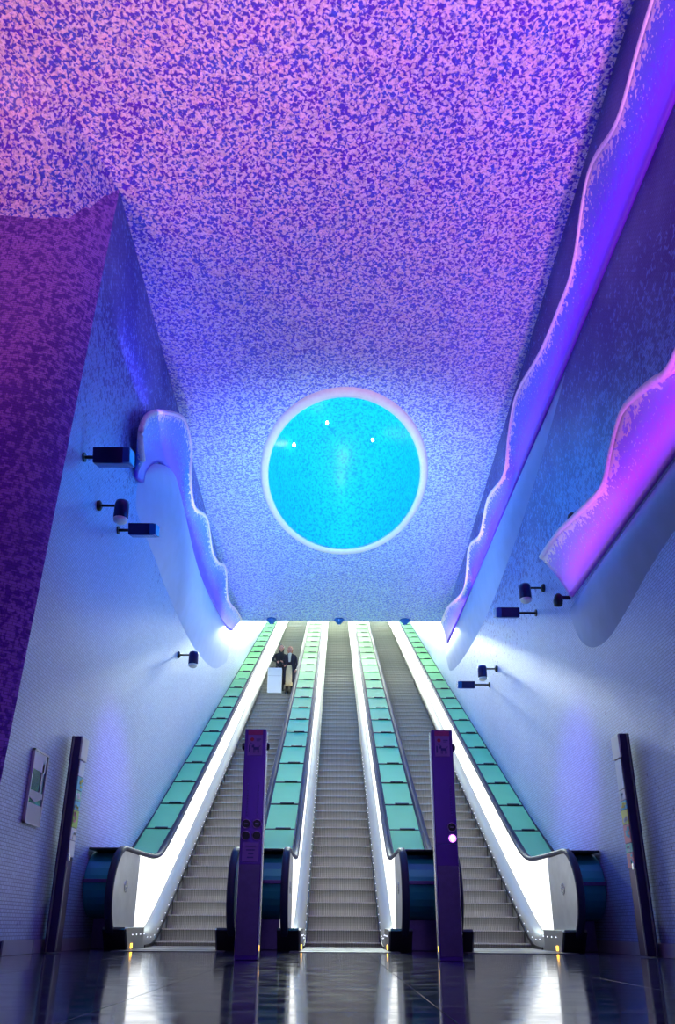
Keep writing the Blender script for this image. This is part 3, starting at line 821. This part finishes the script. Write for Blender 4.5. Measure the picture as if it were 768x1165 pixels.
# ------------------------------------------------------------------ people
def skin_obj(name, nodes, edges, mat, parent, sub=1, root=0):
    me = bpy.data.meshes.new(name); me.from_pydata([n[:3] for n in nodes], edges, []); me.materials.append(mat)
    o = put(name, me, None, parent)
    o.modifiers.new('skin', 'SKIN'); sd = me.skin_vertices[0].data
    for i, n in enumerate(nodes):
        sd[i].radius = (n[3], n[4] if len(n) > 4 else n[3]); sd[i].use_root = (i == root)
    m2 = o.modifiers.new('sub', 'SUBSURF'); m2.levels = sub; m2.render_levels = sub
    return o
def head(parent, c, yaw, tilt, r=.105, hair=None, long_hair=False):
    """an egg-shaped head with brow, nose, lips, chin, ears; faces -Y before yaw"""
    h = put('head', head_mesh(r), M['skin'], parent, c, (R(tilt), 0, yaw))
    for s in (-1, 1):
        b = MB(); b.lathe([(.0105, -.003), (.012, 0), (.004, .006)], 10, axis='Y'); put('eye', b, M['eye'], h, (s * .034, -r * .86, .008))
    b = MB(); b.box((0, -r * .87, -.052), (.042, .012, .014), bev=.004); put('mouth', b, M['lips'], h)
    b = MB(); rows = []
    n = 18
    rings = [(1.09, 1.12, .3), (1.12, 1.13, .0), (1.04, 1.0, .55), (.62, .6, .98), (.1, .1, 1.13)]
    hs = [-1.0 - (1.6 if long_hair else .25), -.5, 0.0, .5, .95, 1.12, 1.2]
    rad = [(.85, .7), (1.05, .98), (1.10, 1.08), (1.0, .98), (.68, .66), (.32, .3), (.03, .03)]
    for hz, (rx, ry) in zip(hs, rad):
        row = []
        for k in range(n):
            a = 2 * PI * k / n
            x, y = math.cos(a) * rx * .82, math.sin(a) * ry * .95
            if y < -.25 and hz < .4: y = -.25 + (y + .25) * .12; x *= 1.08
            row.append((x * r, (y + .12) * r, hz * r * 1.12))
        rows.append(row)
    vr = b.grid(rows, close=True); b.bm.faces.new(vr[0][::-1]); b.bm.faces.new(vr[-1])
    put('hair', b, hair, h)
    return h
def head_mesh(r):
    b = MB(); bmesh.ops.create_uvsphere(b.bm, u_segments=24, v_segments=18, radius=r)
    for v in b.bm.verts:
        x, y, z = v.co
        z *= 1.22
        w_ = 1 - .22 * max(0, -z / r)                # jaw narrows
        x *= .80 * w_; y *= .95 * (1 - .1 * max(0, -z / r))
        if y < 0:
            nose = math.exp(-((x / .013) ** 2)) * math.exp(-(((z + .015) / .022) ** 2))
            y -= .022 * nose
            y += .006 * math.exp(-(((abs(x) - .034) / .018) ** 2)) * math.exp(-(((z - .01) / .018) ** 2))
            y -= .008 * math.exp(-((x / .02) ** 2)) * math.exp(-(((z + .095) / .02) ** 2))
        if abs(x) > r * .74 and abs(z) < .035 and abs(y) < .03: x *= 1.16
        v.co = (x, y, z)
    for f in b.bm.faces: f.smooth = True
    return b
def hand(parent, c, direction, curl=.5):
    """palm, four fingers and thumb as one skinned tree; direction = where the fingers point"""
    d = Vector(direction).normalized(); side = d.cross(Vector((0, -1, 0)));
    if side.length < .1: side = Vector((1, 0, 0))
    side.normalize(); nrm = side.cross(d)
    c = Vector(c); nodes = [(*c, .022, .014), (*(c + d * .045), .034, .014)]; edges = [(0, 1)]
    def add(p, r, par): nodes.append((*p, r)); edges.append((par, len(nodes) - 1)); return len(nodes) - 1
    for k, ln in enumerate((.066, .076, .07, .055)):
        o = c + d * .082 + side * ((k - 1.5) * .019)
        i = add(o, .009, 1)
        p2 = o + (d * math.cos(curl) + nrm * math.sin(curl)) * ln * .5; i = add(p2, .0085, i)
        add(p2 + (d * math.cos(curl * 2) + nrm * math.sin(curl * 2)) * ln * .5, .007, i)
    i = add(c + d * .03 - side * .038, .011, 0); add(c + d * .066 - side * .056 + nrm * .015, .009, i)
    return skin_obj('hand', nodes, edges, M['skin'], parent, 1)
def loft(rings, n=24, sq=1.0):
    b = MB(); rows = []
    for cx_, cy_, z, rx, ry, *w_ in rings:
        wob = w_[0] if w_ else 0
        rows.append([(cx_ + rx * (1 + wob * math.sin(5 * a)) * math.cos(a), cy_ + ry * (1 + wob * math.sin(5 * a)) * math.sin(a), z) for a in [2 * PI * k / n for k in range(n)]])
    vr = b.grid(rows, close=True); b.bm.faces.new(vr[0][::-1]); b.bm.faces.new(vr[-1]); return b

# rider in the long dark coat
si = min(range(len(step_y)), key=lambda i: abs(step_y[i] - 24.1)); sy = step_y[si] + .17; sz = S(step_y[si])
t = thing('person', 'person with auburn hair in long dark coat over beige skirt, on left escalator', 'person', (-1.62, sy, sz + .001), R(-8), 'riders on the left escalator')
nodes = [(0, 0, .92, .13, .10), (0, 0, 1.12, .12, .09), (0, .01, 1.30, .14, .09), (0, .01, 1.40, .07, .06), (0, 0, 1.47, .05),
         (-.17, .01, 1.36, .055), (-.23, -.02, 1.10, .042), (-.16, -.17, .98, .034), (.17, .01, 1.36, .055), (.23, 0, 1.08, .042), (.2, -.08, .86, .034),
         (-.08, 0, .86, .085), (-.085, 0, .48, .055), (-.085, .02, .10, .042), (.08, 0, .86, .085), (.085, 0, .48, .055), (.085, .02, .10, .042)]
edges = [(0, 1), (1, 2), (2, 3), (3, 4), (2, 5), (5, 6), (6, 7), (2, 8), (8, 9), (9, 10), (0, 11), (11, 12), (12, 13), (0, 14), (14, 15), (15, 16)]
skin_obj('body', nodes, edges, M['dark_coat'], t, 1)
coat = loft([(0, .03, .42, .24, .17, .05), (0, .03, .6, .23, .165, .04), (0, .03, .9, .20, .15, .02), (0, .02, 1.08, .175, .13), (0, .02, 1.28, .20, .13), (0, .01, 1.39, .15, .10), (0, .01, 1.43, .07, .07)])
for v in coat.bm.verts:
    if abs(v.co.x) < .07 and v.co.y < 0 and v.co.z < 1.2: v.co.y += .06
put('coat', coat, M['dark_coat'], t)
put('skirt_panel', loft([(-.01, -.07, .30, .115, .06, .05), (-.01, -.08, .5, .12, .07, .04), (-.01, -.09, .8, .105, .06), (-.01, -.08, 1.0, .08, .05)]), M['beige'], t, label='beige skirt')
put('scarf', loft([(0, -.09, 1.12, .035, .03), (0, -.10, 1.25, .045, .03), (0, -.07, 1.38, .06, .05), (0, -.02, 1.44, .06, .05)]), simple('pale_scarf', (.6, .58, .5), .9), t, label='pale scarf')
for s in (-1, 1):
    b = MB().box((s * .085, -.035, .045), (.085, .23, .085), bev=.03).lathe([(.05, .08), (.055, .2), (.06, .3)], 14, (s * .085, .02, 0)); put('boot', b, M['boots'], t)
hand(t, (-.145, -.19, .97), (.3, -.5, -.4)); hand(t, (.2, -.09, .84), (0, -.25, -1))
head(t, (0, -.02, 1.56), R(8), -4, .1, M['hair_red'])
# white case
ci = si
cy = step_y[ci] + .14
t = thing('white_case', 'tall white box-shaped case standing on left escalator before two riders', 'case', (-2.10, cy, sz + .001), R(2))
put('shell', MB().box((0, 0, .47), (.46, .26, .86), bev=.03), M['white_case'], t)
put('handle', MB().tube([(-.09, 0, .89), (-.09, 0, .96), (-.05, 0, .985), (.05, 0, .985), (.09, 0, .96), (.09, 0, .89)], .012), M['steel_dark'], t)
for xx in (-.18, .18):
    for yy in (-.09, .09): put('wheel', MB().lathe([(.022, -.012), (.022, .012)], 12, (xx, yy, .022), 'X'), M['black'], t)
put('lid_seam', MB().box((0, -.131, .62), (.43, .004, .006)), M['steel'], t)
# second rider, one step higher, leaning on the case
i2 = si + 1; y2 = step_y[i2] + .18; z2 = S(step_y[i2])
t = thing('person', 'person with long black hair in black jacket leaning on the white case', 'person', (-1.95, y2, z2 + .001), R(10), 'riders on the left escalator')
nodes = [(0, 0, .88, .13, .10), (-.01, -.05, 1.06, .12, .09), (-.02, -.10, 1.22, .14, .09), (-.02, -.12, 1.32, .07, .06), (-.01, -.14, 1.39, .05),
         (-.19, -.10, 1.28, .055), (-.30, -.20, 1.05, .042), (-.18, -.40, .93, .034), (.15, -.10, 1.28, .055), (.17, -.26, 1.06, .042), (0, -.42, .96, .034),
         (-.08, 0, .82, .085), (-.085, 0, .45, .055), (-.085, .02, .09, .042), (.08, 0, .82, .085), (.085, 0, .45, .055), (.085, .02, .09, .042)]
skin_obj('body', nodes, edges, M['black_jacket'], t, 1)
put('jacket', loft([(0, 0, .74, .18, .13, .03), (0, -.02, .9, .17, .13), (-.01, -.05, 1.05, .165, .12), (-.02, -.09, 1.2, .19, .125), (-.02, -.11, 1.30, .15, .10), (-.02, -.12, 1.34, .07, .06)]), M['black_jacket'], t)
for s in (-1, 1):
    b = MB().box((s * .085, -.035, .04), (.085, .23, .075), bev=.03); put('shoe', b, M['boots'], t)
hand(t, (-.17, -.42, .92), (.4, -.5, -.3)); hand(t, (0, -.44, .95), (-.3, -.5, -.3))
head(t, (-.01, -.17, 1.48), R(-12), 10, .1, M['hair_black'], True)
